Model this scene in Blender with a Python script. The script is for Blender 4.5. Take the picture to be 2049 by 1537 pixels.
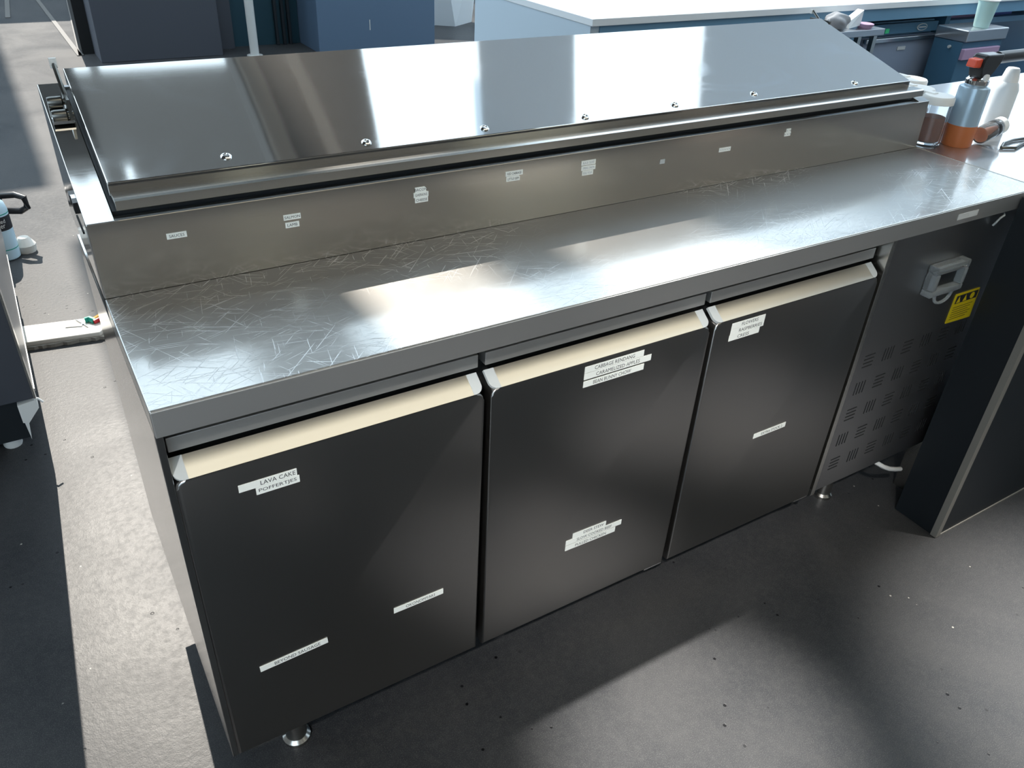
import bpy, bmesh, math, random
from mathutils import Vector, Matrix
for o in list(bpy.data.objects): bpy.data.objects.remove(o, do_unlink=True)
SC = bpy.context.scene; COL = SC.collection; random.seed(7)
PI = math.pi; sin, cos = math.sin, math.cos

# ------------------------------------------------------------------ camera, world, sun, exposure
cam_d = bpy.data.cameras.new('camera'); cam = bpy.data.objects.new('camera', cam_d); COL.objects.link(cam)
yaw, pitch, roll, F = 0.5742, -0.5799, 0.0547, 1611.97
fw = Vector((sin(yaw)*cos(pitch), cos(yaw)*cos(pitch), sin(pitch)))
r0 = Vector((cos(yaw), -sin(yaw), 0)); u0 = r0.cross(fw)
rr = cos(roll)*r0 + sin(roll)*u0; uu = -sin(roll)*r0 + cos(roll)*u0
cam.matrix_world = Matrix(((rr.x, uu.x, -fw.x, -0.0545), (rr.y, uu.y, -fw.y, -0.8304), (rr.z, uu.z, -fw.z, 1.4252), (0, 0, 0, 1)))
cam_d.sensor_fit = 'HORIZONTAL'; cam_d.sensor_width = 36.0; cam_d.lens = F/2049*36.0
cam_d.clip_start = 0.05; cam_d.clip_end = 100
SC.camera = cam
W = bpy.data.worlds.new('sky'); SC.world = W; W.use_nodes = True
bg = W.node_tree.nodes['Background']; bg.inputs['Color'].default_value = (0.70, 0.87, 1.0, 1); bg.inputs['Strength'].default_value = 2.8
sun_d = bpy.data.lights.new('sun', 'SUN'); sun = bpy.data.objects.new('sun', sun_d); COL.objects.link(sun)
SUN_AZ, SUN_EL = math.radians(3.0), math.radians(44.5)
sdir = Vector((sin(SUN_AZ)*cos(SUN_EL), cos(SUN_AZ)*cos(SUN_EL), sin(SUN_EL)))
sun.rotation_euler = sdir.to_track_quat('Z', 'Y').to_euler(); sun.location = (0, 6, 8)
sun_d.energy = 6.5; sun_d.angle = math.radians(0.26); sun_d.color = (1.0, 0.93, 0.83)
SC.view_settings.view_transform = 'Standard'; SC.view_settings.look = 'None'
SC.view_settings.exposure = 0.0; SC.view_settings.gamma = 1.0; SC.view_settings.use_curve_mapping = False

# ------------------------------------------------------------------ materials
M = {}
def mat(name, col, rough=0.5, metal=0.0, **kw):
    m = bpy.data.materials.new(name); m.use_nodes = True
    b = m.node_tree.nodes['Principled BSDF']
    b.inputs['Base Color'].default_value = (*col, 1); b.inputs['Roughness'].default_value = rough; b.inputs['Metallic'].default_value = metal
    for k, v in kw.items(): b.inputs[k].default_value = v
    M[name] = m; return m
class N:
    """small helper over a material's node tree"""
    def __init__(s, m): s.m = m; s.t = m.node_tree; s.b = s.t.nodes['Principled BSDF']
    def new(s, ty, **kw):
        n = s.t.nodes.new(ty)
        for k, v in kw.items(): setattr(n, k, v)
        return n
    def link(s, a, b): s.t.links.new(a, b)
    def coord(s, scale=(1, 1, 1), rot=(0, 0, 0)):
        tc = s.new('ShaderNodeTexCoord'); mp = s.new('ShaderNodeMapping')
        mp.inputs['Scale'].default_value = scale; mp.inputs['Rotation'].default_value = rot
        s.link(tc.outputs['Object'], mp.inputs['Vector']); return mp.outputs['Vector']
    def noise(s, vec, scale=5, detail=3, rough=.5, dist=0):
        n = s.new('ShaderNodeTexNoise'); n.inputs['Scale'].default_value = scale; n.inputs['Detail'].default_value = detail
        n.inputs['Roughness'].default_value = rough; n.inputs['Distortion'].default_value = dist
        s.link(vec, n.inputs['Vector']); return n.outputs['Fac']
    def ramp(s, fac, a, b, va=0., vb=1.):
        n = s.new('ShaderNodeMapRange'); n.inputs[1].default_value = a; n.inputs[2].default_value = b
        n.inputs[3].default_value = va; n.inputs[4].default_value = vb; s.link(fac, n.inputs[0]); return n.outputs[0]
    def math(s, op, a, b):
        n = s.new('ShaderNodeMath', operation=op)
        for i, v in enumerate((a, b)):
            if isinstance(v, (int, float)): n.inputs[i].default_value = v
            else: s.link(v, n.inputs[i])
        return n.outputs[0]
    def mixc(s, fac, c1, c2):
        n = s.new('ShaderNodeMix', data_type='RGBA'); s.link(fac, n.inputs[0])
        for i, c in ((6, c1), (7, c2)):
            if isinstance(c, tuple): n.inputs[i].default_value = (*c, 1)
            else: s.link(c, n.inputs[i])
        return n.outputs[2]
    def bump(s, h, strength=.1, dist=.001, prev=None):
        n = s.new('ShaderNodeBump'); n.inputs['Strength'].default_value = strength; n.inputs['Distance'].default_value = dist
        s.link(h, n.inputs['Height'])
        if prev is not None: s.link(prev, n.inputs['Normal'])
        return n.outputs['Normal']
    def set(s, k, v): s.link(v, s.b.inputs[k])

def steel(name, col, rough, brush=(4, 900, 900), rv=.06, wav=0.0, smear=0.0, scratch=0.0, lobe=None, bs=.0012):
    m = mat(name, col, rough, 1.0); n = N(m)
    br = n.noise(n.coord(brush), 1.0, 4, .6)
    R = n.ramp(br, .3, .7, rough-rv, rough+rv); C = None
    nrm = n.bump(br, bs, .0004)
    if wav: nrm = n.bump(n.noise(n.coord((1.3, 3.2, 3.2)), 1.6, 1, .4), wav, .02, nrm)
    if smear:
        v = n.coord((1, 1, 1)); w = n.noise(v, 5.0, 5, .62, 2.2); big = n.noise(v, 2.2, 2, .5)
        k = n.math('MULTIPLY', n.ramp(w, .50, .72), n.ramp(big, .38, .62)); k = n.math('MULTIPLY', k, smear)
        R = n.math('ADD', R, n.math('MULTIPLY', k, .10)); C = n.mixc(k, col, (.66, .68, .70))
    if scratch:
        tot = None
        for i, (a, sx, sy, th) in enumerate(((.5, 9, 330, .66), (1.1, 12, 380, .68), (2.3, 8, 300, .67), (2.75, 14, 420, .66), (.15, 7, 480, .67), (1.75, 16, 350, .69))):
            tc = n.coord((1, 1, 1), (0, 0, a)); mp = n.new('ShaderNodeMapping'); mp.inputs['Scale'].default_value = (sx, sy, 1)
            mp.inputs['Location'].default_value = (i*3.7, i*1.9, 0)
            n.link(tc, mp.inputs['Vector'])
            l = n.ramp(n.noise(mp.outputs['Vector'], 1.0, 2, .5, .15), th-.02, th+.02)
            tot = l if tot is None else n.math('MAXIMUM', tot, l)
        patch = n.ramp(n.noise(n.coord((1.6, 3, 1)), 1.4, 2, .5), .36, .6)
        ge = n.new('ShaderNodeNewGeometry'); sx_ = n.new('ShaderNodeSeparateXYZ'); n.link(ge.outputs['Normal'], sx_.inputs[0])
        k = n.math('MULTIPLY', n.math('MULTIPLY', tot, patch), n.ramp(sx_.outputs[2], .8, .95, 0, scratch))
        blot = n.math('MULTIPLY', n.ramp(n.noise(n.coord((5, 7, 1)), 2.0, 6, .7, .6), .5, .75), .5*scratch)
        R = n.math('ADD', R, n.math('MULTIPLY', n.math('MAXIMUM', k, blot), .3)); C = n.mixc(k, col if C is None else C, (.85, .85, .85))
        nrm = n.bump(k, .25, .0005, nrm)
    n.set('Roughness', R); n.set('Normal', nrm)
    if C is not None: n.set('Base Color', C)
    if lobe:      # brushed grain: a second, much wider highlight under the mirror one
        p = n.new('ShaderNodeBsdfPrincipled'); p.inputs['Metallic'].default_value = 1; p.inputs['Roughness'].default_value = lobe[1]; p.inputs['Base Color'].default_value = (*col, 1)
        if C is not None: n.link(C, p.inputs['Base Color'])
        n.link(nrm, p.inputs['Normal']); mx = n.new('ShaderNodeMixShader'); mx.inputs[0].default_value = lobe[0]
        n.link(n.b.outputs[0], mx.inputs[1]); n.link(p.outputs[0], mx.inputs[2]); n.link(mx.outputs[0], n.t.nodes['Material Output'].inputs['Surface'])
    return m

steel('steel_lid', (.60, .585, .56), .055, rv=.01, wav=.02, smear=.6, lobe=(.05, .40), bs=.001)
steel('steel_top', (.60, .585, .56), .12, brush=(3, 700, 700), rv=.03, wav=.01, scratch=.8, smear=.2, lobe=(.55, .43))
steel('steel_riser', (.58, .56, .53), .17, rv=.03, smear=.12)
steel('steel_door', (.37, .36, .35), .28, brush=(3, 900, 900), rv=.006, bs=.0001)
steel('steel_satin', (.66, .65, .64), .52, rv=.01, bs=.0002)
steel('steel_trim', (.62, .61, .58), .25, rv=.01, bs=.0002)
steel('steel_handle', (.66, .64, .59), .30, rv=.006, bs=.0001)
steel('steel_panel', (.40, .40, .41), .34, brush=(900, 900, 3), rv=.008, bs=.0002)
steel('steel_side', (.55, .54, .53), .14, brush=(900,900,3), rv=.03)
steel('steel_bench', (.62, .63, .65), .11, rv=.03, wav=.01, lobe=(.35, .42))
mat('cabinet_black', (.012, .016, .02), .45); mat('gap_black', (.004, .005, .006), .7)
mat('plastic_grey', (.50, .53, .54), .35); mat('plastic_white', (.80, .80, .78), .35); mat('plastic_black', (.012, .012, .014), .30)
mat('tape_white', (.92, .94, .90), .45); mat('ink', (.02, .02, .025), .6); mat('ink_faint', (.35, .38, .42), .6)
mat('chrome', (.75, .75, .75), .12, 1.0); mat('brass_dark', (.18, .18, .17), .3, 1.0)
mat('yellow', (.80, .60, .01), .45); mat('yellow_gasket', (.42, .40, .0), .5)
mat('clear_plastic', (.85, .90, .92), .12, 0, **{'Transmission Weight': .75, 'IOR': 1.45})
mat('jar_glass', (.92, .95, .97), .03, 0, **{'Transmission Weight': .95, 'IOR': 1.3})
mat('spice_red', (.22, .06, .03), .8); mat('white_lid', (.88, .88, .86), .4)
mat('can_blue', (.42, .56, .68), .25, .3); mat('can_orange', (.55, .16, .05), .35); mat('torch_red', (.75, .09, .04), .35)
mat('bottle_white', (.72, .77, .80), .35); mat('bottle_blue', (.55, .72, .82), .35)
mat('paper', (.80, .76, .70), .75); mat('cloth_edge', (.30, .28, .25), .9); mat('teal', (.0, .30, .22), .4); mat('red', (.55, .01, .02), .4); mat('amber', (.75, .38, .01), .4)
mat('green_led', (.05, .6, .25), .4); mat('apron_grey', (.30, .31, .33), .8); mat('dish_door', (.22, .27, .36), .45); mat('haze_side', (.52, .62, .70), .55); mat('haze_dark', (.05, .14, .23), .5); mat('haze_mid', (.13, .27, .40), .45)  # blue of the lens haze put into the bar and appliance colours
mat('bar_top', (.80, .83, .85), .25); mat('pink_print', (.42, .28, .42), .6); mat('violet_print', (.18, .22, .62), .6); mat('cup_paper', (.45, .66, .64), .6)
mat('cabinet_navy', (.055, .060, .075), .55); mat('cabinet_blue', (.090, .14, .21), .5); mat('door_teal', (.010, .045, .065), .45); mat('pipe_grey', (.55, .55, .53), .4)
mat('white_facet', (.82, .86, .88), .5); mat('strip_dim', (.10, .095, .09), .6); mat('strip_metal', (.30, .28, .25), .5, .2); mat('wall_warm', (.22, .20, .185), .8); mat('reflector_board', (.95, .88, .72), .8); mat('wall_far', (.16, .17, .18), .8)
mat('ceiling_dark', (.085, .078, .072), .8); mat('ceiling_haze', (.78, .88, .98), .8); mat('wall_grey', (.36, .42, .48), .8); mat('beam_tan', (.36, .31, .26), .7)  # blue haze tint put into the pale ceiling colour, seen mirrored in the lid
m = mat('lamp_glow', (.9, .85, .7), .5); b = m.node_tree.nodes['Principled BSDF']; b.inputs['Emission Color'].default_value = (1.0, .92, .74, 1); b.inputs['Emission Strength'].default_value = 1.6
mat('window_glass', (1, 1, 1), .0, 0, **{'Transmission Weight': 1.0, 'IOR': 1.0, 'Alpha': .08})

# floor: black poured resin, orange peel, pits and dust
m = mat('floor_resin', (.022, .024, .027), .42, 0, **{'Specular IOR Level': .2}); n = N(m)
v = n.coord(); peel = n.noise(v, 90, 3, .55); fine = n.noise(v, 330, 2, .6); big = n.noise(v, 1.8, 4, .6, .6)
vo = n.new('ShaderNodeTexVoronoi'); vo.inputs['Scale'].default_value = 26; n.link(v, vo.inputs['Vector'])
msk = n.ramp(n.noise(v, 3.0, 2, .5), .52, .57)
pit = n.math('MULTIPLY', n.ramp(vo.outputs['Distance'], .11, .07), msk)
vd = n.new('ShaderNodeTexVoronoi'); vd.inputs['Scale'].default_value = 17; n.link(n.coord((1, 1, 1), (.3, .2, .7)), vd.inputs['Vector'])
dust = n.math('MULTIPLY', n.ramp(vd.outputs['Distance'], .045, .03), n.ramp(n.noise(v, 7, 1), .52, .55))
blot = n.ramp(n.noise(v, 60, 5, .65, .3), .45, .75)
c = n.mixc(n.ramp(big, .35, .65), (.028, .030, .034), (.052, .052, .054)); c = n.mixc(n.math('MULTIPLY', blot, .35), c, (.08, .08, .078))
gr = n.ramp(n.noise(v, 520, 2, .7), .52, .66); c = n.mixc(n.math('MULTIPLY', gr, .5), c, (.14, .135, .13)); c = n.mixc(dust, c, (.45, .43, .38)); c = n.mixc(pit, c, (.004, .004, .005)); n.set('Base Color', c)
R = n.ramp(big, .3, .7, .34, .44); R = n.math('ADD', R, n.math('MULTIPLY', blot, .06)); n.set('Roughness', R)
h = n.math('ADD', n.math('MULTIPLY', peel, .7), n.math('MULTIPLY', fine, .35)); h = n.math('SUBTRACT', h, n.math('MULTIPLY', pit, 1.5))
n.set('Normal', n.bump(h, .3, .0014))

# ------------------------------------------------------------------ geometry helpers
ORG = {}
def thing(name, label, cat, loc, group=None):
    o = bpy.data.objects.new(name, None); COL.objects.link(o); o.location = loc; o.empty_display_size = .05
    o['label'] = label; o['category'] = cat
    if group: o['group'] = group
    ORG[o] = Vector(loc); return o
def link(name, me, parent=None, org=None, label=None):
    """mesh in world coordinates -> object whose origin is its thing's base"""
    o = bpy.data.objects.new(name, me); COL.objects.link(o)
    if parent is not None:
        org = ORG[parent]; o.parent = parent
    org = Vector(org) if org is not None else Vector((0, 0, 0))
    if org.length: me.transform(Matrix.Translation(-org))
    if parent is None: o.location = org
    ORG[o] = org
    if label: o['label'] = label
    return o
def tag(o, label, cat, group=None):
    o['label'] = label; o['category'] = cat
    if group: o['group'] = group
    return o
def struct(o): o['kind'] = 'structure'; return o
def fin(bm, mats, smooth=False):
    me = bpy.data.meshes.new('m'); bmesh.ops.recalc_face_normals(bm, faces=bm.faces[:])
    if smooth:
        for f in bm.faces: f.smooth = True
    bm.to_mesh(me); bm.free()
    for k in (mats if isinstance(mats, (list, tuple)) else [mats]): me.materials.append(M[k])
    if smooth and hasattr(me, 'set_sharp_from_angle'): me.set_sharp_from_angle(angle=math.radians(38))
    return me
def bx(bm, x0, x1, y0, y1, z0, z1, bev=0, seg=2, mi=0):
    g = bmesh.ops.create_cube(bm, size=1)['verts']
    for v in g: v.co = Vector((x0+(v.co.x+.5)*(x1-x0), y0+(v.co.y+.5)*(y1-y0), z0+(v.co.z+.5)*(z1-z0)))
    fs = set(f for v in g for f in v.link_faces)
    for f in fs: f.material_index = mi
    if bev: bmesh.ops.bevel(bm, geom=list(set(e for v in g for e in v.link_edges)), offset=bev, segments=seg, affect='EDGES', profile=.5)
def box(name, mats, x0, x1, y0, y1, z0, z1, parent=None, bev=0, org=None, label=None, seg=2):
    bm = bmesh.new(); bx(bm, x0, x1, y0, y1, z0, z1, bev, seg)
    if parent is None and org is None: org = ((x0+x1)/2, (y0+y1)/2, z0)
    return link(name, fin(bm, mats), parent, org, label)
def prism(bm, poly, axis, a, b, mi=0):
    """extrude a 2D polygon: axis 'x' -> poly (y,z); 'y' -> (x,z); 'z' -> (x,y)"""
    P = {'x': lambda p, t: (t, p[0], p[1]), 'y': lambda p, t: (p[0], t, p[1]), 'z': lambda p, t: (p[0], p[1], t)}[axis]
    A = [bm.verts.new(P(p, a)) for p in poly]; B = [bm.verts.new(P(p, b)) for p in poly]; n = len(poly)
    fs = [bm.faces.new(A), bm.faces.new(B[::-1])] + [bm.faces.new((A[i], B[i], B[(i+1) % n], A[(i+1) % n])) for i in range(n)]
    for f in fs: f.material_index = mi
    return A+B
def bevel_all(bm, off, seg=2): bmesh.ops.bevel(bm, geom=bm.edges[:], offset=off, segments=seg, affect='EDGES', profile=.5)
def pris(name, mats, poly, axis, a, b, parent=None, bev=0, org=None, label=None):
    bm = bmesh.new(); prism(bm, poly, axis, a, b)
    if bev: bevel_all(bm, bev)
    return link(name, fin(bm, mats), parent, org, label)
def lathe(bm, prof, c=(0, 0, 0), seg=28, mi=0, mtx=None):
    """revolve (r,z) profile about z at c; optional matrix applied before the shift"""
    rings = []
    for r, z in prof:
        if r < 1e-6: rings.append([bm.verts.new((0, 0, z))])
        else: rings.append([bm.verts.new((r*cos(2*PI*i/seg), r*sin(2*PI*i/seg), z)) for i in range(seg)])
    for a, b in zip(rings, rings[1:]):
        for i in range(seg):
            j = (i+1) % seg
            q = [a[i % len(a)], a[j % len(a)], b[j % len(b)], b[i % len(b)]]; u = []
            for x in q:
                if x not in u: u.append(x)
            if len(u) > 2:
                f = bm.faces.new(u); f.material_index = mi
    for rg in (rings[0], rings[-1]):
        if len(rg) > 1:
            f = bm.faces.new(rg); f.material_index = mi
    vs = [v for rg in rings for v in rg]
    if mtx is not None: bmesh.ops.transform(bm, matrix=mtx, verts=vs)
    bmesh.ops.translate(bm, vec=Vector(c), verts=vs); return vs
def turned(name, mats, prof, c, parent=None, org=None, seg=28, mtx=None, label=None):
    bm = bmesh.new(); lathe(bm, prof, c, seg, 0, mtx); return link(name, fin(bm, mats, True), parent, org, label)
def tube(bm, pts, r, seg=8, mi=0):
    pts = [Vector(p) for p in pts]; rings = []
    for i, p in enumerate(pts):
        t = (pts[min(i+1, len(pts)-1)]-pts[max(i-1, 0)]).normalized(); a = t.cross(Vector((.31, .27, .91))).normalized(); b = t.cross(a)
        rings.append([bm.verts.new(p+r*(cos(2*PI*k/seg)*a+sin(2*PI*k/seg)*b)) for k in range(seg)])
    for A, B in zip(rings, rings[1:]):
        for k in range(seg):
            f = bm.faces.new((A[k], A[(k+1) % seg], B[(k+1) % seg], B[k])); f.material_index = mi
    bm.faces.new(rings[0]).material_index = mi; bm.faces.new(rings[-1][::-1]).material_index = mi
def tubed(name, mats, pts, r, parent=None, org=None, seg=8, label=None):
    bm = bmesh.new(); tube(bm, pts, r, seg); return link(name, fin(bm, mats, True), parent, org, label)
def rrect(x0, x1, z0, z1, r, which='all', n=6):
    """rounded rectangle outline; which = 'all' or 'top'"""
    out = []
    for cx, cz, a0, on in ((x1-r, z1-r, 0, 1), (x0+r, z1-r, PI/2, 1), (x0+r, z0+r, PI, which == 'all'), (x1-r, z0+r, 1.5*PI, which == 'all')):
        if on: out += [(cx+r*cos(a0+PI/2*i/n), cz+r*sin(a0+PI/2*i/n)) for i in range(n+1)]
        else: out.append((x0 if a0 == PI else x1, z0))
    return out
def text_mesh(body, height, width=None):
    cu = bpy.data.curves.new('t', 'FONT'); cu.body = body; cu.align_x = 'CENTER'; cu.align_y = 'CENTER'; cu.resolution_u = 2
    o = bpy.data.objects.new('t', cu); COL.objects.link(o); dg = bpy.context.evaluated_depsgraph_get(); dg.update()
    me = bpy.data.meshes.new_from_object(o.evaluated_get(dg)); bpy.data.objects.remove(o, do_unlink=True)
    xs = [v.co.x for v in me.vertices]; ys = [v.co.y for v in me.vertices]
    w, h = max(xs)-min(xs), max(ys)-min(ys); cx, cy = (max(xs)+min(xs))/2, (max(ys)+min(ys))/2
    sy = height/h; sx = sy if width is None else width/w
    for v in me.vertices: v.co = Vector(((v.co.x-cx)*sx, (v.co.y-cy)*sy, 0))
    return me
def add_text(bm, body, height, mtx, mi=1, width=None):
    me = text_mesh(body, height, width); nb = len(bm.faces); nv = len(bm.verts)
    bm.from_mesh(me); bm.verts.ensure_lookup_table(); bm.faces.ensure_lookup_table()
    for f in bm.faces[nb:]: f.material_index = mi
    for v in bm.verts[nv:]: v.co = mtx @ v.co
    bpy.data.meshes.remove(me)
FRONT = Matrix(((1, 0, 0, 0), (0, 0, -1, 0), (0, 1, 0, 0), (0, 0, 0, 1)))   # xy plane -> facing -y
def tape(name, txt, x0, x1, zc, y, parent, h=.0115, tilt=0.0, tcx=None, th=.0068, tw=None, label=None, cut=0, faint=False, back='tape_white'):
    """printed label strip lying on a face that looks towards -y"""
    bm = bmesh.new(); cx = (x0+x1)/2; hw = (x1-x0)/2
    poly = [(-hw, -h/2), (hw, -h/2), (hw, h/2-cut), (hw-cut, h/2), (-hw, h/2)] if cut else [(-hw, -h/2), (hw, -h/2), (hw, h/2), (-hw, h/2)]
    prism(bm, poly, 'y', -.0003, .0003)
    off = 0 if tcx is None else tcx-cx
    if txt: add_text(bm, txt, th, Matrix.Translation((off, -.00045, 0)) @ FRONT, 1, tw)
    bmesh.ops.recalc_face_normals(bm, faces=bm.faces[:])
    bmesh.ops.transform(bm, matrix=Matrix.Translation((cx, y-.0004, zc)) @ Matrix.Rotation(-tilt, 4, 'Y'), verts=bm.verts[:])
    me = bpy.data.meshes.new('m'); bm.to_mesh(me); bm.free(); me.materials.append(M[back]); me.materials.append(M['ink_faint' if faint else 'ink'])
    return link(name, me, parent, None, label)

# ------------------------------------------------------------------ the room
struct(box('floor', 'floor_resin', -5, 10, -4, 16, -.1, 0, org=(0, 0, 0)))
struct(box('wall_front', 'wall_warm', -.7, 10, -2.9, -2.8, 0, 4.0)); struct(box('wall_front', 'wall_warm', -5, -.7, -2.9, -2.8, 0, .7)); struct(box('wall_front', 'wall_warm', -5, -.7, -2.9, -2.8, 3.7, 4.0))
w = struct(box('window_4', 'pipe_grey', -2.88, -2.82, -2.88, -2.82, .7, 3.7))  # unseen window added behind the camera to brighten the door labels
for x0, x1 in ((-5, -2.88), (-2.82, -.7)): bm = bmesh.new(); bx(bm, x0, x1, -2.855, -2.845, .7, 3.7); link('pane', fin(bm, 'window_glass'), w)
for i, (x0, x1, z0, z1) in enumerate(((2.3, 3.2, .9, 2.3), (.85, 1.1, 1.2, 2.3), (-.65, -.3, .9, 2.1))):
    o = struct(box('trim_%d' % (i+1), 'reflector_board', x0, x1, -2.8, -2.77, z0, z1))  # unseen pale boards added for the bright patches mirrored in the riser
struct(box('wall_left', 'wall_warm', -5.1, -5, -2.9, 5, 0, 4.0))
# ceiling: unseen slabs fanning out, shaped for the bands mirrored in the lid
def slab(name, pts, mname): return struct(pris(name, mname, pts, 'z', 4.0, 4.15, org=(0, 0, 0)))
slab('ceiling', [(-5, -3), (10, -3), (10, -.7), (-5, -.7)], 'ceiling_dark'); slab('ceiling', [(-5, -.7), (2.6, -.7), (2.6, 2.0), (-5, 2.0)], 'ceiling_dark')
struct(box('wall_back', 'wall_far', -5, 10, 13.0, 13.1, 0, 5.0))
L1 = lambda y: 1.93+.228*(y-2.7); R1 = lambda y: 2.72+.40*(y-2.77); L2 = lambda y: 3.46+.518*(y-2.72); R2 = lambda y: 4.63+.705*(y-2.67)
YA, YB = 2.0, 6.6
slab('ceiling', [(1.25, YA), (L1(YA), YA), (L1(4.3), 4.3), (2.1, 4.6), (2.1, YB), (1.25, YB)], 'ceiling_dark')
struct(box('ceiling', 'ceiling_dark', -.3, .33, 2.95, 3.78, 4.0, 4.15))  # unseen slab added to keep the sun off the worktop's left corner
YB = 4.4
slab('ceiling', [(R1(YA), YA), (L2(YA), YA), (L2(YB), YB), (R1(YB), YB)], 'ceiling_haze')
slab('ceiling', [(R2(YA), YA), (10, YA), (10, YB), (R2(YB), YB)], 'ceiling_haze')
for x0, x1, y0, y1 in ((.80, 1.03, 11, 17), (1.24, 1.38, 11, 17), (1.69, 1.85, 11, 17), (1.85, 4.7, 9.5, 13.28), (1.30, 1.69, 9.5, 13.28), (-5, .80, 17.9, 24)):      # unseen slabs added high up, their gaps cut the sun into patches
    struct(box('ceiling', 'ceiling_dark', x0, x1, y0, y1, 14.0, 14.2))
for i, (x0, x1) in enumerate(((1.27, 1.38), (1.58, 1.66))):
    struct(box('trim_%d' % (i+4), 'beam_tan', x0, x1, YA, 6.6, 3.97, 4.0))
# right wall with tall windows
struct(box('wall_right', 'wall_grey', 9.0, 9.1, -.6, 1.6, 0, 4.0)); struct(box('wall_right', 'wall_grey', 4.6, 9.1, -.62, -.52, 0, 4.0))
struct(box('wall_right', 'wall_grey', 4.6, 4.7, -2.8, -.62, 0, .6)); struct(box('wall_right', 'wall_grey', 4.6, 4.7, -2.8, -.62, 3.8, 4.0))
w = struct(box('window_3', 'pipe_grey', 4.62, 4.68, -1.74, -1.68, .6, 3.8)); bm = bmesh.new(); bx(bm, 4.645, 4.655, -2.8, -1.74, .6, 3.8); link('pane', fin(bm, 'window_glass'), w); bm = bmesh.new(); bx(bm, 4.645, 4.655, -1.68, -.62, .6, 3.8); link('pane', fin(bm, 'window_glass'), w)  # unseen window added to put a sheen on the front floor
struct(box('wall_right', 'wall_grey', 9.0, 9.1, 4.6, 16, 0, 4.0))
struct(box('wall_right', 'wall_grey', 9.0, 9.1, 1.6, 4.6, 3.5, 4.0)); struct(box('wall_right', 'wall_grey', 9.0, 9.1, 1.6, 4.6, 0, .4))
for i in range(2):
    y0 = 1.6+i*1.5; w = struct(box('window_%d' % (i+1), 'pipe_grey', 9.02, 9.08, y0, y0+.06, .4, 3.5))
    bm = bmesh.new(); bx(bm, 9.045, 9.055, y0+.06, y0+1.5, .4, 3.5); link('pane', fin(bm, 'window_glass'), w)
# luminous ceiling panel over the aisle
m = mat('fill_spot_glow', (.9, .9, .9), .5); b = m.node_tree.nodes['Principled BSDF']; b.inputs['Emission Color'].default_value = (1.0, .95, .84, 1); b.inputs['Emission Strength'].default_value = 6
for (p, q, pw, sz, lab) in (((1.0, .22, 3.9), (.80, -.27, 0), 1900, 11.5, 'added fill spot for the bright floor pool before the prep counter'), ((2.3, -.7, 3.9), (1.75, -.70, 0), 2300, 20, 'added fill spot for the floor pool by the black cabinet end'), ((-1.9, -2.3, 3.7), (.25, 0, .50), 420, 13, 'added fill spot brightening the door with the lava cake strip'), ((-1.7, -2.3, 3.7), (.68, 0, .52), 480, 12, 'added fill spot brightening the middle fridge door'), ((-1.5, -2.3, 3.7), (1.12, 0, .52), 560, 11, 'added fill spot brightening the door with the flowers strip')):  # spots added for the floor pools and to brighten the door fronts
    sp = thing('fill_spot', lab, 'light', p, 'added fill spots'); d_ = (Vector(q)-Vector(p)).normalized(); mt = (-d_).to_track_quat('Z', 'Y').to_matrix().to_4x4()
    turned('can', 'ceiling_haze', [(.055, .0), (.058, .0), (.058, .12), (0, .12)], p, sp, mtx=mt); turned('lens', 'fill_spot_glow', [(.054, .004), (0, .004)], p, sp, mtx=mt)
    ld = bpy.data.lights.new('spot', 'SPOT'); ld.energy = pw; ld.spot_size = math.radians(sz); ld.spot_blend = 1.0; ld.shadow_soft_size = .03; ld.color = (1, .97, .92)
    lo = bpy.data.objects.new('fill_spot_beam', ld); COL.objects.link(lo); lo.parent = sp; lo.location = d_*.03; lo.rotation_euler = mt.to_euler()
lf = thing('ceiling_light', 'long warm luminous ceiling panel over the kitchen aisle', 'light', (1.95, -1.5, 3.9))
box('housing', 'ceiling_haze', -.6, 4.5, -2.3, -.75, 3.93, 4.0, lf); box('diffuser', 'lamp_glow', -.55, 4.45, -2.25, -.8, 3.9, 3.93, lf)

# ------------------------------------------------------------------ the refrigerated prep counter
L = 1.795; HT = .885
fr = thing('refrigerated_prep_counter', 'long stainless steel prep counter fridge with three doors and a sloped lid', 'fridge', (L/2, .33, 0))
# carcass
box('carcass', 'gap_black', .012, L-.004, .052, .64, .19, .846, fr)
box('side_panel', 'steel_side', 0, .009, .010, .655, .205, .847, fr, .0008); box('side_panel', 'steel_panel', L-.004, L, .014, .655, .205, .847, fr)
box('back_panel', 'steel_panel', .009, L-.004, .641, .655, .205, .88, fr)
wt = pris('worktop', 'steel_top', [(0, .847), (.0, .885), (.3045, .885), (.3045, .847)], 'x', 0, L, fr, .0016)
box('front_edge', 'steel_satin', .0006, L-.0006, -.0014, .004, .8474, .8832, wt, .0008)
# riser with the row of printed strips
rs = pris('riser', 'steel_riser', [(.3035, .885), (.3070, .9925), (.3270, .9925), (.3270, .885)], 'x', 0, L, fr, .0012)
def zs(y): return .9925+(y-.3085)*.297         # slope of the upper box
for nm, x0, x1 in (('cap', 0, .0365), ('cap', L-.036, L)):
    pris(nm, 'steel_lid', [(.3075, .9925), (.655, zs(.655)), (.655, .886), (.3275, .886), (.3275, .97)], 'x', x0, x1, fr, .0012)
box('rear_wall', 'steel_panel', .0365, L-.036, .643, .655, .886, zs(.64), fr)
pris('container_well', 'cabinet_black', [(.330, .90), (.330, .9975), (.350, 1.002), (.642, 1.088), (.642, .90)], 'x', .037, L-.0365, fr)
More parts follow.
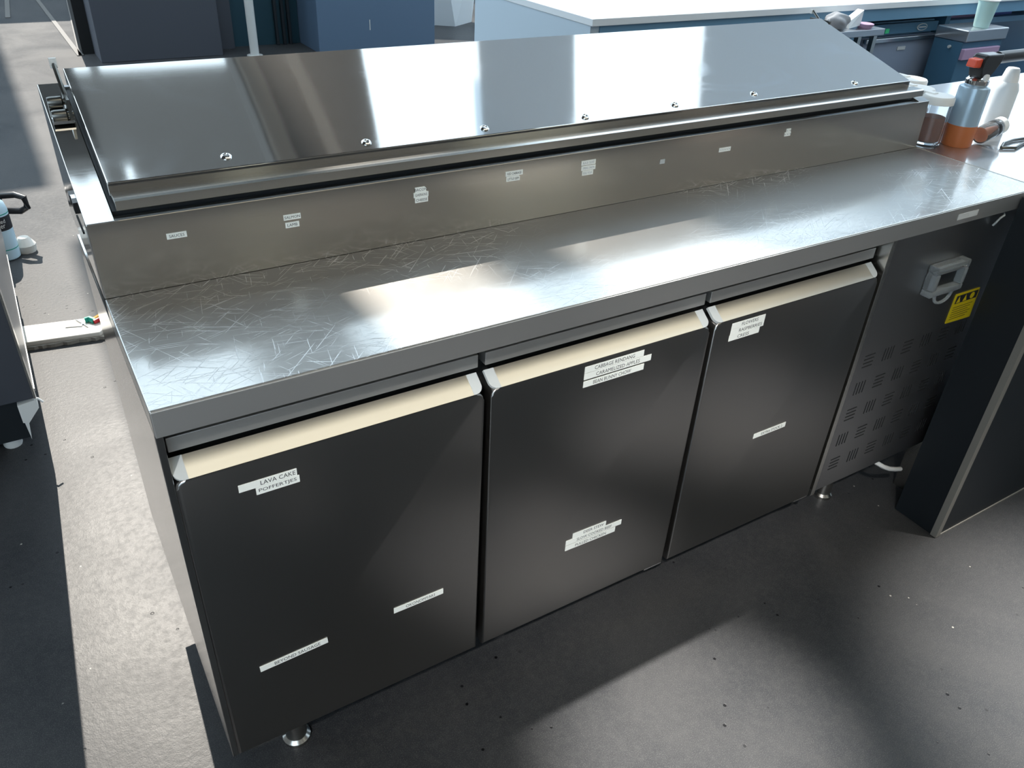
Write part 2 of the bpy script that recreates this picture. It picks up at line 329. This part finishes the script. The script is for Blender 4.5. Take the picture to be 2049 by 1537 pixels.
# lid
SL = .088/.292
def lz(y): return 1.032+(y-.345)*SL
lid = pris('lid', 'steel_lid', [(.345, 1.0135), (.345, 1.032), (.637, 1.12), (.637, 1.098)], 'x', .0400, 1.757, fr, .0013)
pris('handle_bar', 'steel_trim', [(.345, 1.0185), (.3185, 1.0185), (.314, 1.0165), (.314, 1.0035), (.3165, 1.0020), (.319, 1.0035), (.319, 1.0125), (.345, 1.0125)], 'x', .0415, 1.772, lid)
Ls = Matrix.Rotation(math.atan(SL), 4, 'X')
for x, y in ((.206, .371), (.421, .364), (.634, .363), (.841, .360), (1.056, .363), (1.272, .367), (1.580, .362)):
    turned('screw', 'chrome', [(.0080, 0), (.0080, .0008), (.0064, .0026), (.0046, .0032), (.0040, .0018), (0, .0016)], (x, y, lz(y)), lid, mtx=Ls, seg=20)
for x in (.018, 1.776):      # hinge sets at both ends of the lid
    s = 1 if x < 1 else -1; hy = .555 if x < 1 else .625; hz = zs(hy)
    box('hinge_plate', 'chrome', x-.014, x+.014, hy-.02, hy+.05, hz-.002, hz+.002 if x < 1 else hz+.004, fr)
    bm = bmesh.new()
    for dy in (-.006, .030):
        lathe(bm, [(.0075, -.013), (.0085, -.009), (.0085, .006), (.005, .008), (.005, .016)], (x, hy+dy, hz+.009+dy*.3), 14, 0, Matrix.Rotation(PI/2, 4, 'Y'))
    bx(bm, x+s*.012-.002, x+s*.012+.002, hy-.014, hy+.05, hz-.002, hz+.03)
    tube(bm, [(x+s*.013, hy+.005, hz+.016), (x+s*.012, hy+.03, hz+.033), (x+s*.009, hy+.05, hz+.068 if x < 1 else hz+.045)], .0032, 8)
    link('hinge', fin(bm, 'brass_dark', True), fr)
    box('hinge_tip', 'plastic_white', x+s*.009-.005, x+s*.009+.005, hy+.048, hy+.054, hz+(.062 if x < 1 else .038), hz+(.076 if x < 1 else .047), fr)
bm = bmesh.new(); bx(bm, -.004, .001, .405, .425, .974, .990); bx(bm, -.003, .001, .425, .450, .977, .987, 0, 2, 1); bx(bm, -.004, .001, .450, .470, .972, .986)
link('side_latch', fin(bm, ['plastic_black', 'chrome']), fr)
box('side_slot', 'gap_black', -.0012, .001, .40, .47, .945, .949, fr)
RT = [('SAUCES', .109, .960, .027, .0, None), ('SALMON', .274, .960, .026, 0, None), ('LAMB', .273, .948, .021, 0, None), ('BACON', .486, .971, .020, 0, .003), ('GHERKINS', .4865, .9625, .026, 0, None),
      ('CHEESE', .487, .954, .023, 0, None), ('RED CABBAGE', .662, .974, .034, 0, None), ('LITTLE GEM', .660, .965, .027, 0, .002), ('BLACK OLIVES', .818, .9725, .031, 0, None),
      ('SPRING ONION', .8185, .963, .031, 0, None), ('EGG YOLK', .8175, .954, .024, 0, None), ('', .993, .952, .012, 0, None), ('- - - - -', 1.154, .956, .031, 0, None), ('- -', 1.330, .974, .013, 0, None), ('- - -', 1.329, .967, .018, 0, None)]
for i, (t, x, z, w, ti, cut) in enumerate(RT):
    yr = .3035+(z-.885)/.1075*.0035
    tape('label_strip', t, x-w/2, x+w/2, z, yr, rs, .0085, ti, None, .0042 if len(t) > 5 and '-' not in t else (.0012 if '-' in t else .0044), w*.82 if len(t) > 7 else None,
         'white printed strip reading %s' % t if t and '-' not in t else 'small worn blank strip', cut or 0, faint=(8 <= i <= 10 or '-' in t), back='plastic_grey' if i == 11 else 'tape_white')

# doors
XA, DW, DP = .0093, .4293, .4417; YD = .004; ZB, ZH = .212, .774
DT = [
 [('LAVA CAKE', .080, .156, .7355, .131, .0068, .046, 0), ('POFFERTJES', .101, .1585, .7235, .1295, .0068, .050, 0), ('OKONOMYAKI', .282, .371, .3960, .329, .0064, .052, 0), ('BEYOND SAUSAGE', .064, .170, .3905, .122, .0064, .072, .04)],
 [('CABBAGE RENDANG', .619, .737, .7595, .678, .0068, .080, 0), ('CARAMELIZED APPLES', .619, .754, .7470, .686, .0068, .088, 0), ('BEAN BUNNY CHOW', .619, .741, .7325, .676, .0068, .076, 0),
  ('DEER STEW', .634, .709, .3985, .681, .0064, .046, -.02), ('SLOW COOKED BEEF', .620, .747, .3860, .684, .0064, .080, -.02), ('PULLED CHICKEN', .620, .734, .3730, .677, .0064, .070, -.02)],
 [('FLOWERS', .933, 1.014, .7590, .977, .0066, .040, 0), ('RASPBERRIES', .933, 1.014, .7470, .981, .0066, .056, 0), ('CRESS', .932, 1.006, .7350, .966, .0066, .028, 0), ('EXTRA STOCK 2', 1.069, 1.160, .4725, 1.120, .0062, .060, 0)]]
for i in range(3):
    x0 = XA+i*DP; x1 = x0+DW
    bm = bmesh.new(); prism(bm, rrect(x0, x1, ZB, ZH, .013, 'top'), 'y', YD, .047)
    ed = [e for e in bm.edges if all(abs(v.co.y-YD) < 1e-5 for v in e.verts)]
    bmesh.ops.bevel(bm, geom=ed, offset=.0035, segments=3, affect='EDGES', profile=.5)
    d = link('door', fin(bm, 'steel_door', True), fr)
    # inclined grip along the top edge, closed by a plastic cap at each end
    n_ = Vector((0, -.019, .026)).normalized(); e_ = Vector((0, .026, .019)).normalized(); base = Vector((0, YD+.0006, ZH-.0006))
    def slope(name, pts, th, mname):
        bm = bmesh.new(); A = [bm.verts.new(Vector((p[0], 0, 0))+base+e_*p[1]+n_*th) for p in pts]; B = [bm.verts.new(Vector((p[0], 0, 0))+base+e_*p[1]-n_*.004) for p in pts]; k = len(pts)
        bm.faces.new(A); bm.faces.new(B[::-1])
        for q in range(k): bm.faces.new((A[q], B[q], B[(q+1) % k], A[(q+1) % k]))
        return link(name, fin(bm, mname), d)
    cw = .0165; rr_ = .013; SH = .0325
    slope('handle_grip', [(x0+cw, 0), (x1-cw, 0), (x1-cw, SH), (x0+cw, SH)], .0006, 'steel_handle')
    arc = [(rr_*cos(PI+PI/2*k/6), rr_*sin(PI+PI/2*k/6)) for k in range(7)]
    slope('end_cap', [(x0+rr_+a, rr_+b_) for a, b_ in arc]+[(x0+cw, 0), (x0+cw, SH), (x0, SH)], .0012, 'plastic_grey')
    slope('end_cap', [(x1-rr_-a, rr_+b_) for a, b_ in arc]+[(x1-cw, 0), (x1-cw, SH), (x1, SH)], .0012, 'plastic_grey')
    box('top_rail', 'steel_satin', x0+.003, x1+.003, .030, .050, .8010, .8225, d, .0008)
    box('gasket', 'yellow_gasket', x0+.0025, x0+.0065, .0062, .05, ZB+.2 if i == 0 else ZB+.35, ZH-.016, d) if i < 2 else None
    hx = (x0+.02, x0+.075) if i == 0 else (x1-.046, x1-.001)
    box('hinge_tab', 'chrome', hx[0], hx[1], .006, .04, ZB-.004, ZB-.0005, d)
    for (t, a, b_, z, tc, th, tw, tl) in DT[i]:
        tape('label_strip', t, a, b_, z, YD, d, .0116, tl, tc, th, tw, 'white printed strip reading %s' % t)
box('mullion', 'gap_black', .009, 1.336, .051, .058, .205, .846, fr)
# compressor compartment
cp = box('compressor_panel', 'steel_panel', 1.339, L, .012, .03, .205, .8465, fr, .001)
box('edge_trim', 'steel_trim', 1.3335, 1.3455, .004, .040, .205, .8462, cp, .0015)
def slots(vert):
    bm = bmesh.new()
    for k in range(4):
        a = (k-1.5)*.0095
        if vert: bx(bm, a-.0021, a+.0021, -.0006, .006, -.017, .017, .0012, 1)
        else: bx(bm, -.017, .017, -.0006, .006, a-.0021, a+.0021, .0012, 1)
    return fin(bm, 'gap_black')
SMesh = {v: slots(v) for v in (0, 1)}
for r_i in range(5):
    for c_i in range(6):
        o = bpy.data.objects.new('vent_slots', SMesh[(r_i+c_i) % 2]); COL.objects.link(o); o.parent = cp
        o.location = Vector((1.396+c_i*.0655, .0118, .556-r_i*.0703))-ORG[cp]
bm = bmesh.new()
for a in ((1.500, 1.612, .742, .760), (1.500, 1.612, .690, .704), (1.500, 1.516, .704, .742), (1.598, 1.612, .704, .742)): bx(bm, a[0], a[1], -.012, .012, a[2], a[3], .003)
link('display_cover', fin(bm, 'clear_plastic', True), cp, None, 'clear plastic display cover')
box('display_screen', 'plastic_black', 1.514, 1.600, .004, .0125, .702, .744, cp)
tubed('cover_loop', 'clear_plastic', [(1.528+.030*(1-cos(t)), -.006, .689-.022*sin(t)) for t in [PI*k/12 for k in range(13)]], .0035, cp)
bm = bmesh.new(); prism(bm, [(1.648, .584), (1.742, .580), (1.738, .656), (1.648, .657)], 'y', .0105, .0125); bx(bm, 1.654, 1.735, .0102, .0104, .632, .652, 0, 2, 1)
bm.faces.ensure_lookup_table()
prism(bm, [(1.658, .634), (1.672, .634), (1.665, .650)], 'y', .0098, .0101, 0); prism(bm, [(1.682, .634), (1.696, .634), (1.689, .650)], 'y', .0098, .0101, 0)
lathe(bm, [(0, 0), (.008, 0), (.008, .0003), (0, .0003)], (1.715, .0101, .642), 16, 0, Matrix.Rotation(PI/2, 4, 'X'))
for k in range(6): bx(bm, 1.655, 1.728-.006*(k % 3), .0102, .0104, .6215-k*.006, .6228-k*.006, 0, 2, 1)
link('warning_sticker', fin(bm, ['yellow', 'ink']), cp, None, 'yellow warning sticker')
tape('name_plate', '|', 1.515, 1.582, .8645, -.0014, wt, .0125, 0, None, .004, None, 'small white strip on the front edge', back='plastic_white', faint=True)
tubed('cable_hook', 'plastic_grey', [(1.676, .006, .817), (1.678, .002, .826), (1.684, .001, .834), (1.697, .001, .838), (1.704, .006, .839)], .0022, cp)
for x, y in ((.125, .135), (1.60, .135), (.125, .58), (1.60, .58)):
    turned('foot', 'steel_trim', [(.026, 0), (.026, .008), (.020, .014), (.019, .192), (0, .192)], (x, y, 0), fr, seg=18)

# ------------------------------------------------------------------ black block and steel bench at the right end
bk = thing('bar_end_cabinet', 'matt black cabinet end with a worn metal corner edge beside the vent panel', 'cabinet', (2.4, -.06, 0))
box('body', 'cabinet_black', 1.730, 3.3, -.125, -.004, .002, .875, bk)
box('corner_edge', 'strip_metal', 1.7285, 1.746, -.1285, -.1245, .001, .875, bk, .0008); box('corner_edge', 'strip_metal', 1.7268, 1.7302, -.1285, -.112, .001, .875, bk, .0008)
box('kick_strip', 'strip_metal', 1.747, 3.3, -.1275, -.1245, 0, .004, bk)
cb = tag(tubed('power_cable', 'plastic_white', [(1.608, .045, .186), (1.618, .03, .178), (1.640, .022, .163), (1.668, .020, .147), (1.700, .019, .134), (1.728, .022, .122)], .006, None, (1.67, .02, .12)), 'short white cable looping out below the vent panel', 'cable')
wb = thing('steel_workbench', 'steel workbench with a mirror bright top holding the gas torch and jars', 'table', (2.55, .35, 0))
box('tabletop', 'steel_bench', 1.7975, 3.3, .0, .72, .847, .885, wb, .0012)
for x in (1.84, 3.25):
    for y in (.05, .66): box('leg', 'steel_trim', x-.02, x+.02, y-.02, y+.02, 0, .847, wb)
box('undershelf', 'steel_bench', 1.82, 3.27, .04, .68, .25, .275, wb)
box('seam_strip', 'steel_trim', 1.7950, 1.7985, .0, .72, .880, .8856, wb)
Z = .885
# gas torch
tx, ty = 1.915, .280
gt = thing('gas_torch', 'blow torch with red button screwed on a grey blue gas can with orange base', 'torch', (tx, ty, Z))
turned('gas_can', 'can_blue', [(.0345, .050), (.0345, .130), (.0330, .136), (.024, .140), (0, .140)], (tx, ty, Z), gt)
turned('can_band', 'can_orange', [(.033, 0), (.0350, .003), (.0350, .050), (.0345, .0502)], (tx, ty, Z), gt)
turned('valve_collar', 'chrome', [(.022, .138), (.026, .143), (.026, .152), (.020, .159), (.015, .161)], (tx, ty, Z), gt)
pris('torch_head', 'plastic_black', [(tx-.018, Z+0.1584), (tx+.020, Z+0.1584), (tx+.024, Z+0.1742), (tx+.045, Z+0.1866), (tx+.052, Z+0.2077), (tx-.016, Z+0.2094), (tx-.026, Z+0.2006), (tx-.024, Z+0.1804)], 'y', ty-.017, ty+.017, gt, .004)
pris('trigger', 'torch_red', [(tx-.024, Z+0.1804), (tx-.023, Z+0.2015), (tx-.046, Z+0.2006), (tx-.050, Z+0.1830)], 'y', ty-.012, ty+.012, gt, .003)
turned('nozzle', 'plastic_black', [(.0135, 0), (.0135, .16), (.010, .16)], (tx+.05, ty, Z+0.1971), gt, mtx=Matrix.Rotation(PI/2, 4, 'Y'), seg=18)
turned('burner_tube', 'chrome', [(.009, 0), (.009, .09), (.0075, .09), (.0075, .02)], (tx+.21, ty, Z+0.1971), gt, mtx=Matrix.Rotation(PI/2, 4, 'Y'), seg=18)
turned('flow_knob', 'plastic_white', [(.006, 0), (.008, .003), (.008, .008), (0, .008)], (tx-.014, ty-.022, Z+0.1619), gt, mtx=Matrix.Rotation(PI/2, 4, 'X'), seg=14)
# jars
for (x, y, r, h, lab) in ((1.905, .412, .036, .096, 'clear jar with white lid in the middle of the three jars'), (1.985, .490, .036, .095, 'clear jar with white lid and raised tab farther back on the bench'), (1.8545, .322, .033, .102, 'clear jar with white lid pressed against the prep counter end')):
    j = thing('storage_jar', lab, 'jar', (x, y, Z), 'lidded jars on the bench')
    turned('glass', 'jar_glass', [(r*.9, .001), (r, .004), (r, h), (r-.003, h), (r-.003, .006), (0, .006)], (x, y, Z), j)
    turned('contents', 'spice_red', [(r-.005, .008), (r-.005, h*.62), (0, h*.64)], (x, y, Z), j)
    turned('lid', 'white_lid', [(r+.003, h-.008), (r+.003, h+.006), (r, h+.010), (0, h+.010)], (x, y, Z), j)
    box('lid_tab', 'white_lid', x-.009, x+.009, y+r*.3, y+r+.012, Z+h+.008, Z+h+.013, j, .002)
# squeeze bottle, spice jar on its side, tongs
sq = thing('squeeze_bottle', 'tall pale plastic bottle with tapering cap on the bench', 'bottle', (2.125, .318, Z))
turned('body', 'bottle_white', [(.026, 0), (.029, .004), (.029, .105), (.025, .118), (.020, .125), (0, .125)], (2.125, .318, Z), sq)
turned('cap', 'white_lid', [(.021, .122), (.020, .132), (.016, .152), (.013, .156), (0, .156)], (2.125, .318, Z), sq)
sj = thing('spice_jar', 'small spice jar lying on its side by the gas can', 'jar', (2.0, .26, Z))
Mt = Matrix.Rotation(.06, 4, 'Z') @ Matrix.Rotation(PI/2-.16, 4, 'Y')
turned('glass', 'jar_glass', [(.019, 0), (.0205, .003), (.0205, .070), (.017, .076), (.017, .080), (.014, .080), (.014, .074), (.018, .068), (.018, .004), (0, .004)], (1.968, .258, Z+.0212), sj, mtx=Mt)
turned('contents', 'can_orange', [(0, .005), (.0175, .005), (.0175, .050), (0, .050)], (1.968, .258, Z+.0212), sj, mtx=Mt)
turned('lid', 'white_lid', [(0, .074), (.0205, .074), (.0205, .092), (0, .092)], (1.968, .258, Z+.0212), sj, mtx=Mt)
turned('print_band', 'plastic_black', [(.0208, .052), (.0209, .054), (.0209, .060), (.0208, .062)], (1.968, .258, Z+.0212), sj, mtx=Mt)
tg = thing('tongs', 'slim dark metal tongs lying open on the bright bench', 'tongs', (2.05, .21, Z))
tubed('arm', 'brass_dark', [(1.990, .208, Z+.004), (2.03, .226, Z+.004), (2.08, .233, Z+.004), (2.16, .228, Z+.004)], .0035, tg); tubed('arm', 'brass_dark', [(1.986, .205, Z+.004), (2.02, .190, Z+.004), (2.07, .203, Z+.004), (2.15, .222, Z+.004)], .0035, tg)

# ------------------------------------------------------------------ left aisle: dark appliance, bottle, jug, white pad
ap = thing('undercounter_appliance', 'dark upright kitchen appliance with white bottom hinge bracket in the left aisle', 'appliance', (-.50, 1.9, 0))
AH = 1.3
box('body', 'cabinet_black', -.85, -.212, 1.33, 2.5, .035, AH, ap); box('side_panel', 'steel_panel', -.212, -.172, 1.345, 2.5, .17, AH, ap, .001)
box('door', 'cabinet_navy', -.85, -.174, 1.295, 1.330, .172, AH, ap, .002)
box('door_trim', 'steel_trim', -.1765, -.1715, 1.2935, 1.345, .172, AH, ap)
box('bottom_trim', 'steel_trim', -.176, -.170, 1.345, 2.3, .164, .172, ap)
bm = bmesh.new(); prism(bm, [(-.218, .160), (-.172, .166), (-.172, .140), (-.205, .100), (-.218, .105)], 'y', 1.296, 1.34); prism(bm, [(-.216, .105), (-.205, .100), (-.212, .040)], 'y', 1.31, 1.325)
link('hinge_bracket', fin(bm, 'plastic_white'), ap)
tubed('loose_tie', 'plastic_white', [(-.176, 1.30, .166), (-.168, 1.295, .170), (-.158, 1.29, .158)], .003, ap)
for x in (-.262, -.75):
    for y in (1.37, 2.4): turned('foot', 'plastic_white', [(.022, 0), (.024, .006), (.018, .036), (0, .036)], (x, y, 0), ap, seg=16)
bt = thing('cleaner_bottle', 'pale blue cleaner bottle with black label panel on the floor behind the appliance', 'bottle', (-.178, 2.70, 0))
turned('body', 'bottle_blue', [(.040, 0), (.047, .006), (.048, .03), (.048, .200), (.042, .225), (.020, .245), (.018, .262), (0, .262)], (-.185, 2.70, 0), bt)
turned('cap', 'bottle_white', [(.021, .262), (.021, .285), (.018, .290), (0, .290)], (-.185, 2.70, 0), bt)
def cyl_patch(bm, c, r, a0, a1, z0, z1, mi=0, n=14):
    A = [[bm.verts.new((c[0]+r*cos(a0+(a1-a0)*k/n), c[1]+r*sin(a0+(a1-a0)*k/n), z)) for k in range(n+1)] for z in (z0, z1)]
    for k in range(n): bm.faces.new((A[0][k], A[0][k+1], A[1][k+1], A[1][k])).material_index = mi
bm = bmesh.new(); cyl_patch(bm, (-.185, 2.70), .0486, -PI*.95, 0, .125, .180)
for t, z, hgt, ww in (('ated', .163, .016, .034), ('ser', .143, .013, .026)):
    k0 = len(bm.verts); add_text(bm, t, hgt, Matrix.Identity(4), 1, ww); bm.verts.ensure_lookup_table()
    for v in bm.verts[k0:]:
        a = -PI/2+(v.co.x+.014)/.049; v.co = Vector((-.185+.0490*cos(a), 2.70+.0490*sin(a), z+v.co.y))
link('label_panel', fin(bm, ['ink', 'plastic_white']), bt)
for z in (.045, .186): turned('green_line', 'teal', [(.0484, z), (.0486, z+.0005), (.0486, z+.003), (.0484, z+.0035)], (-.185, 2.70, 0), bt)
jg = thing('black_jug', 'black jug with a square loop handle on the floor behind the cleaner bottle', 'jug', (-.235, 2.90, 0))
turned('body', 'plastic_black', [(.075, 0), (.085, .01), (.092, .20), (.088, .20), (.078, .014), (0, .014)], (-.240, 2.91, 0), jg)
tubed('handle', 'plastic_black', [(-.160, 2.87, .192), (-.100, 2.82, .205), (-.072, 2.80, .196), (-.070, 2.80, .155), (-.095, 2.815, .138), (-.162, 2.87, .130)], .013, jg, seg=10)
bm = bmesh.new(); lathe(bm, [(0, 0), (.035, 0), (.04, .03), (.02, .06), (0, .06)], (-.115, 2.735, .0), 12); tag(link('crumpled_cloth', fin(bm, 'paper', True), None, (-.115, 2.74, 0)), 'small crumpled pale cloth on the floor beside the cleaner bottle', 'cloth')
pd = thing('padded_board', 'long white padded board with a ragged edge lying on the floor', 'board', (-.09, 1.94, 0))
bm = bmesh.new(); prism(bm, [(-.23, 1.905), (.035, 1.867), (.052, 1.885), (.052, 1.965), (.035, 1.985), (-.23, 2.03)], 'z', .012, .028); bevel_all(bm, .004)
link('board', fin(bm, 'paper', True), pd)
bm = bmesh.new(); pts = [(-.235+.288*k/24, 1.899-.040*k/24+random.uniform(-.004, .004)) for k in range(25)]
prism(bm, pts+[(.058, 1.89), (.05, 1.97), (-.235, 2.02)], 'z', .0005, .0125); link('pad', fin(bm, 'cloth_edge'), pd)
bm = bmesh.new(); prism(bm, [(-.060, 1.945), (-.010, 1.930), (-.006, 1.944), (-.058, 1.951)], 'z', .0285, .032)
tl = thing('small_cutters', 'small cutters with grey blades and teal yellow and red grips on the white board', 'tool', (0, 1.94, .028))
link('blade', fin(bm, 'chrome'), tl); tubed('blade', 'chrome', [(-.022, 1.985, .030), (.006, 1.915, .030)], .002, tl)
tubed('grip', 'teal', [(.004, 1.958, .034), (.018, 1.958, .036), (.032, 1.938, .034)], .011, tl); tubed('grip', 'amber', [(.030, 1.950, .036), (.05, 1.962, .038), (.066, 1.972, .036)], .008, tl); tubed('grip', 'red', [(.028, 1.932, .036), (.05, 1.940, .038), (.066, 1.928, .034)], .008, tl)
tag(box('white_block', 'paper', .068, .098, 1.868, 1.998, 0, .05, None, .004), 'short white block on the floor against the prep counter side', 'block')

# ------------------------------------------------------------------ background: bar with appliances
br = thing('bar_counter', 'long bar with glaring white top and end panel tinted haze blue', 'counter', (4.5, 2.4, 0))
box('top', 'bar_top', 2.028, 7.2, 1.945, 2.93, .872, .9, br, .002); box('end_panel', 'haze_side', 2.032, 2.075, 1.962, 2.91, 0, .872, br)
box('fascia', 'haze_mid', 2.075, 7.2, 1.955, 1.985, .815, .872, br); box('back_panel', 'haze_dark', 2.075, 7.2, 2.86, 2.90, 0, .872, br)
box('base_shelf', 'haze_dark', 2.075, 7.2, 2.0, 2.86, .05, .10, br); box('divider', 'haze_mid', 3.70, 3.73, 2.0, 2.86, .10, .815, br); box('divider', 'haze_dark', 4.46, 4.50, 2.0, 2.86, .10, .815, br)
dw = thing('undercounter_dishwasher', 'undercounter dishwasher tinted haze blue with oval badge under the bar', 'dishwasher', (4.1, 2.3, .10))
box('body', 'haze_mid', 3.80, 4.40, 2.03, 2.55, .10, .790, dw); box('control_panel', 'haze_dark', 3.80, 4.40, 2.0, 2.03, .735, .785, dw, .003)
box('door', 'dish_door', 3.80, 4.40, 1.99, 2.03, .12, .722, dw, .004); box('door_handle', 'steel_bench', 3.80, 4.40, 1.975, 2.0, .700, .722, dw, .003)
tag_o = box('door_plate', 'plastic_grey', 4.085, 4.15, 1.986, 1.99, .655, .672, dw)
bm = bmesh.new(); prism(bm, [(4.262+.042*cos(2*PI*k/24), .760+.018*sin(2*PI*k/24)) for k in range(24)], 'y', 1.996, 2.0); prism(bm, [(4.262+.036*cos(2*PI*k/24), .760+.014*sin(2*PI*k/24)) for k in range(24)], 'y', 1.9952, 1.996, 1); bx(bm, 4.232, 4.292, 1.9946, 1.9952, .757, .763)
link('oval_badge', fin(bm, ['plastic_grey', 'haze_dark']), dw); box('status_lamp', 'green_led', 3.955, 3.985, 1.994, 2.0, .742, .764, dw)
st = thing('steel_side_table', 'low steel side table with upturned edge in front of the bar', 'table', (3.50, 1.86, 0)); TZ = .812
box('tabletop', 'steel_bench', 3.22, 3.675, 1.80, 1.938, TZ-.030, TZ, st, .002)
for x in (3.25, 3.64):
    for y in (1.83, 1.915): box('leg', 'steel_trim', x-.012, x+.012, y-.012, y+.012, 0, TZ-.030, st)
bg_ = thing('folded_apron', 'grey bundle of folded cloth on the steel side table', 'cloth', (3.39, 1.865, TZ))
bm = bmesh.new(); bmesh.ops.create_uvsphere(bm, u_segments=32, v_segments=18, radius=1)
for v in bm.verts:
    k = 1+.10*sin(5*v.co.x+3*v.co.z)*cos(4*v.co.y)+.06*sin(9*v.co.y+4*v.co.x)
    v.co = Vector((3.39+v.co.x*.062*k, 1.865+v.co.y*.052*k, TZ+.036+max(v.co.z*k, -1)*.036))
link('bundle', fin(bm, 'apron_grey', True), bg_)
bp = thing('paper_pouch', 'pale folded paper pouch leaning on the cloth bundle', 'pouch', (3.50, 1.85, TZ))
bm = bmesh.new(); A = [bm.verts.new((p[0]-.095, p[1]+.055, p[2]+TZ-.782)) for p in ((3.555, 1.79, .783), (3.635, 1.79, .795), (3.635, 1.79, .862), (3.56, 1.80, .812), (3.565, 1.84, .783), (3.642, 1.84, .795), (3.638, 1.83, .862), (3.565, 1.84, .812))]
for f in ((0, 1, 2, 3), (4, 7, 6, 5), (0, 3, 7, 4), (1, 5, 6, 2), (3, 2, 6, 7), (0, 4, 5, 1)): bm.faces.new([A[k] for k in f])
link('fold', fin(bm, 'bottle_white'), bp)
ds = tag(turned('shallow_dish', 'pink_print', [(.030, .0), (.038, .010), (.040, .020), (.034, .022), (0, .016)], (3.575, 1.845, TZ), None, (3.575, 1.845, TZ)), 'shallow lilac dish beside the paper pouch', 'dish')
mc = thing('ticket_machine', 'dark boxy counter machine with a steel lip standing below the paper cup', 'machine', (4.48, 1.84, 0))
box('cabinet', 'haze_dark', 4.30, 4.65, 1.765, 1.935, .0, .720, mc, .004); box('steel_lip', 'steel_bench', 4.295, 4.655, 1.75, 1.935, .722, .780, mc, .005)
box('printed_front', 'pink_print', 4.30, 4.62, 1.745, 1.765, .635, .690, mc, .003); turned('knob', 'plastic_grey', [(.008, 0), (.008, .012), (0, .012)], (4.298, 1.83, .69), mc, mtx=Matrix.Rotation(-PI/2, 4, 'Y'), seg=12)
cu = thing('paper_cup', 'tall pale green paper cup standing on the machine lip', 'cup', (4.475, 1.805, .78))
turned('wall', 'cup_paper', [(.036, 0), (.038, .002), (.050, .130), (.046, .130), (.034, .004), (0, .004)], (4.475, 1.805, .78), cu); turned('rim', 'white_lid', [(.049, .128), (.053, .130), (.053, .136), (.047, .136)], (4.475, 1.805, .78), cu)
pk = thing('printed_carton', 'pink and violet printed carton on the shelf under the bar', 'carton', (4.9, 2.1, .775))
box('front', 'pink_print', 4.60, 5.02, 2.08, 2.20, .775, .812, pk); box('end', 'violet_print', 5.02, 5.22, 2.08, 2.20, .775, .812, pk)
box('carton_shelf', 'haze_mid', 4.50, 7.2, 2.03, 2.86, .745, .7745, br)

# background: far cabinets, pipe, white faceted plinth, floor strips
ca = thing('tall_dark_cabinet', 'tall charcoal cabinet far behind the lid beside the open floor', 'cabinet', (1.1, 6.4, 0))
box('body', 'cabinet_navy', .66, 1.545, 6.10, 6.7, .0, 2.3, ca, .004); box('side', 'gap_black', .575, .66, 6.45, 6.7, 0, 2.3, ca)
cd_ = thing('teal_door_panel', 'dark teal door panel between the charcoal and blue cabinets', 'door', (1.9, 6.45, 0))
box('panel', 'door_teal', 1.68, 2.268, 6.40, 6.45, 0, 2.3, cd_); box('jamb', 'cabinet_navy', 1.545, 1.70, 6.33, 6.45, 0, 2.3, cd_)
for x in (2.06, 2.12, 2.17): box('rib', 'cabinet_black', x, x+.022, 6.36, 6.40, 0, 2.3, cd_, .003)
cbn = thing('tall_blue_cabinet', 'tall blue grey cabinet far behind the lid next to the bar', 'cabinet', (2.8, 6.2, 0))
box('body', 'cabinet_blue', 2.272, 3.316, 5.92, 6.6, 0, 2.3, cbn, .004)
box('scratch_mark', 'pipe_grey', 2.715, 2.722, 5.917, 5.92, .16, .24, cbn)
pp = thing('upright_pipe', 'short pale grey upright pipe in front of the teal door', 'pipe', (1.765, 6.0, 0))
turned('pipe', 'pipe_grey', [(.034, 0), (.034, .46), (.028, .46), (.028, .44), (0, .44)], (1.765, 6.0, 0), pp); turned('flange', 'pipe_grey', [(.06, 0), (.06, .01), (0, .012)], (1.765, 6.0, 0), pp)
bm = bmesh.new()
A = [bm.verts.new(p) for p in ((3.60, 6.95, 0), (3.94, 6.72, 0), (4.22, 6.90, 0), (3.95, 7.25, 0), (3.42, 7.0, .75), (3.78, 6.62, .55), (4.10, 6.66, .6), (4.38, 7.0, .8), (3.9, 7.4, .75), (3.9, 7.0, 1.0))]
for f in ((0, 1, 5), (0, 5, 4), (1, 6, 5), (1, 2, 6), (2, 7, 6), (2, 3, 7), (3, 8, 7), (3, 0, 8), (0, 4, 8), (4, 5, 9), (5, 6, 9), (6, 7, 9), (7, 8, 9), (8, 4, 9), (3, 2, 1, 0)): bm.faces.new([A[k] for k in f])
tag(link('faceted_plinth', fin(bm, 'white_facet'), None, (3.95, 7.0, 0)), 'white faceted plinth on the bright floor beyond the blue cabinet', 'plinth')
def strip(name, p, q, w): 
    p, q = Vector((*p, 0)), Vector((*q, 0)); t = (q-p).normalized(); s = Vector((-t.y, t.x, 0))*w/2
    return struct(pris(name, 'strip_dim', [(v.x, v.y) for v in (p-s, q-s, q+s, p+s)], 'z', .0005, .006, org=(p.x, p.y, 0)))
strip('trim_6', (.516, 9.17), (.549, 6.40), .035); strip('trim_7', (.80, 9.3), (.559, 6.40), .035); strip('trim_8', (.25, 9.2), (.19, 8.2), .04)
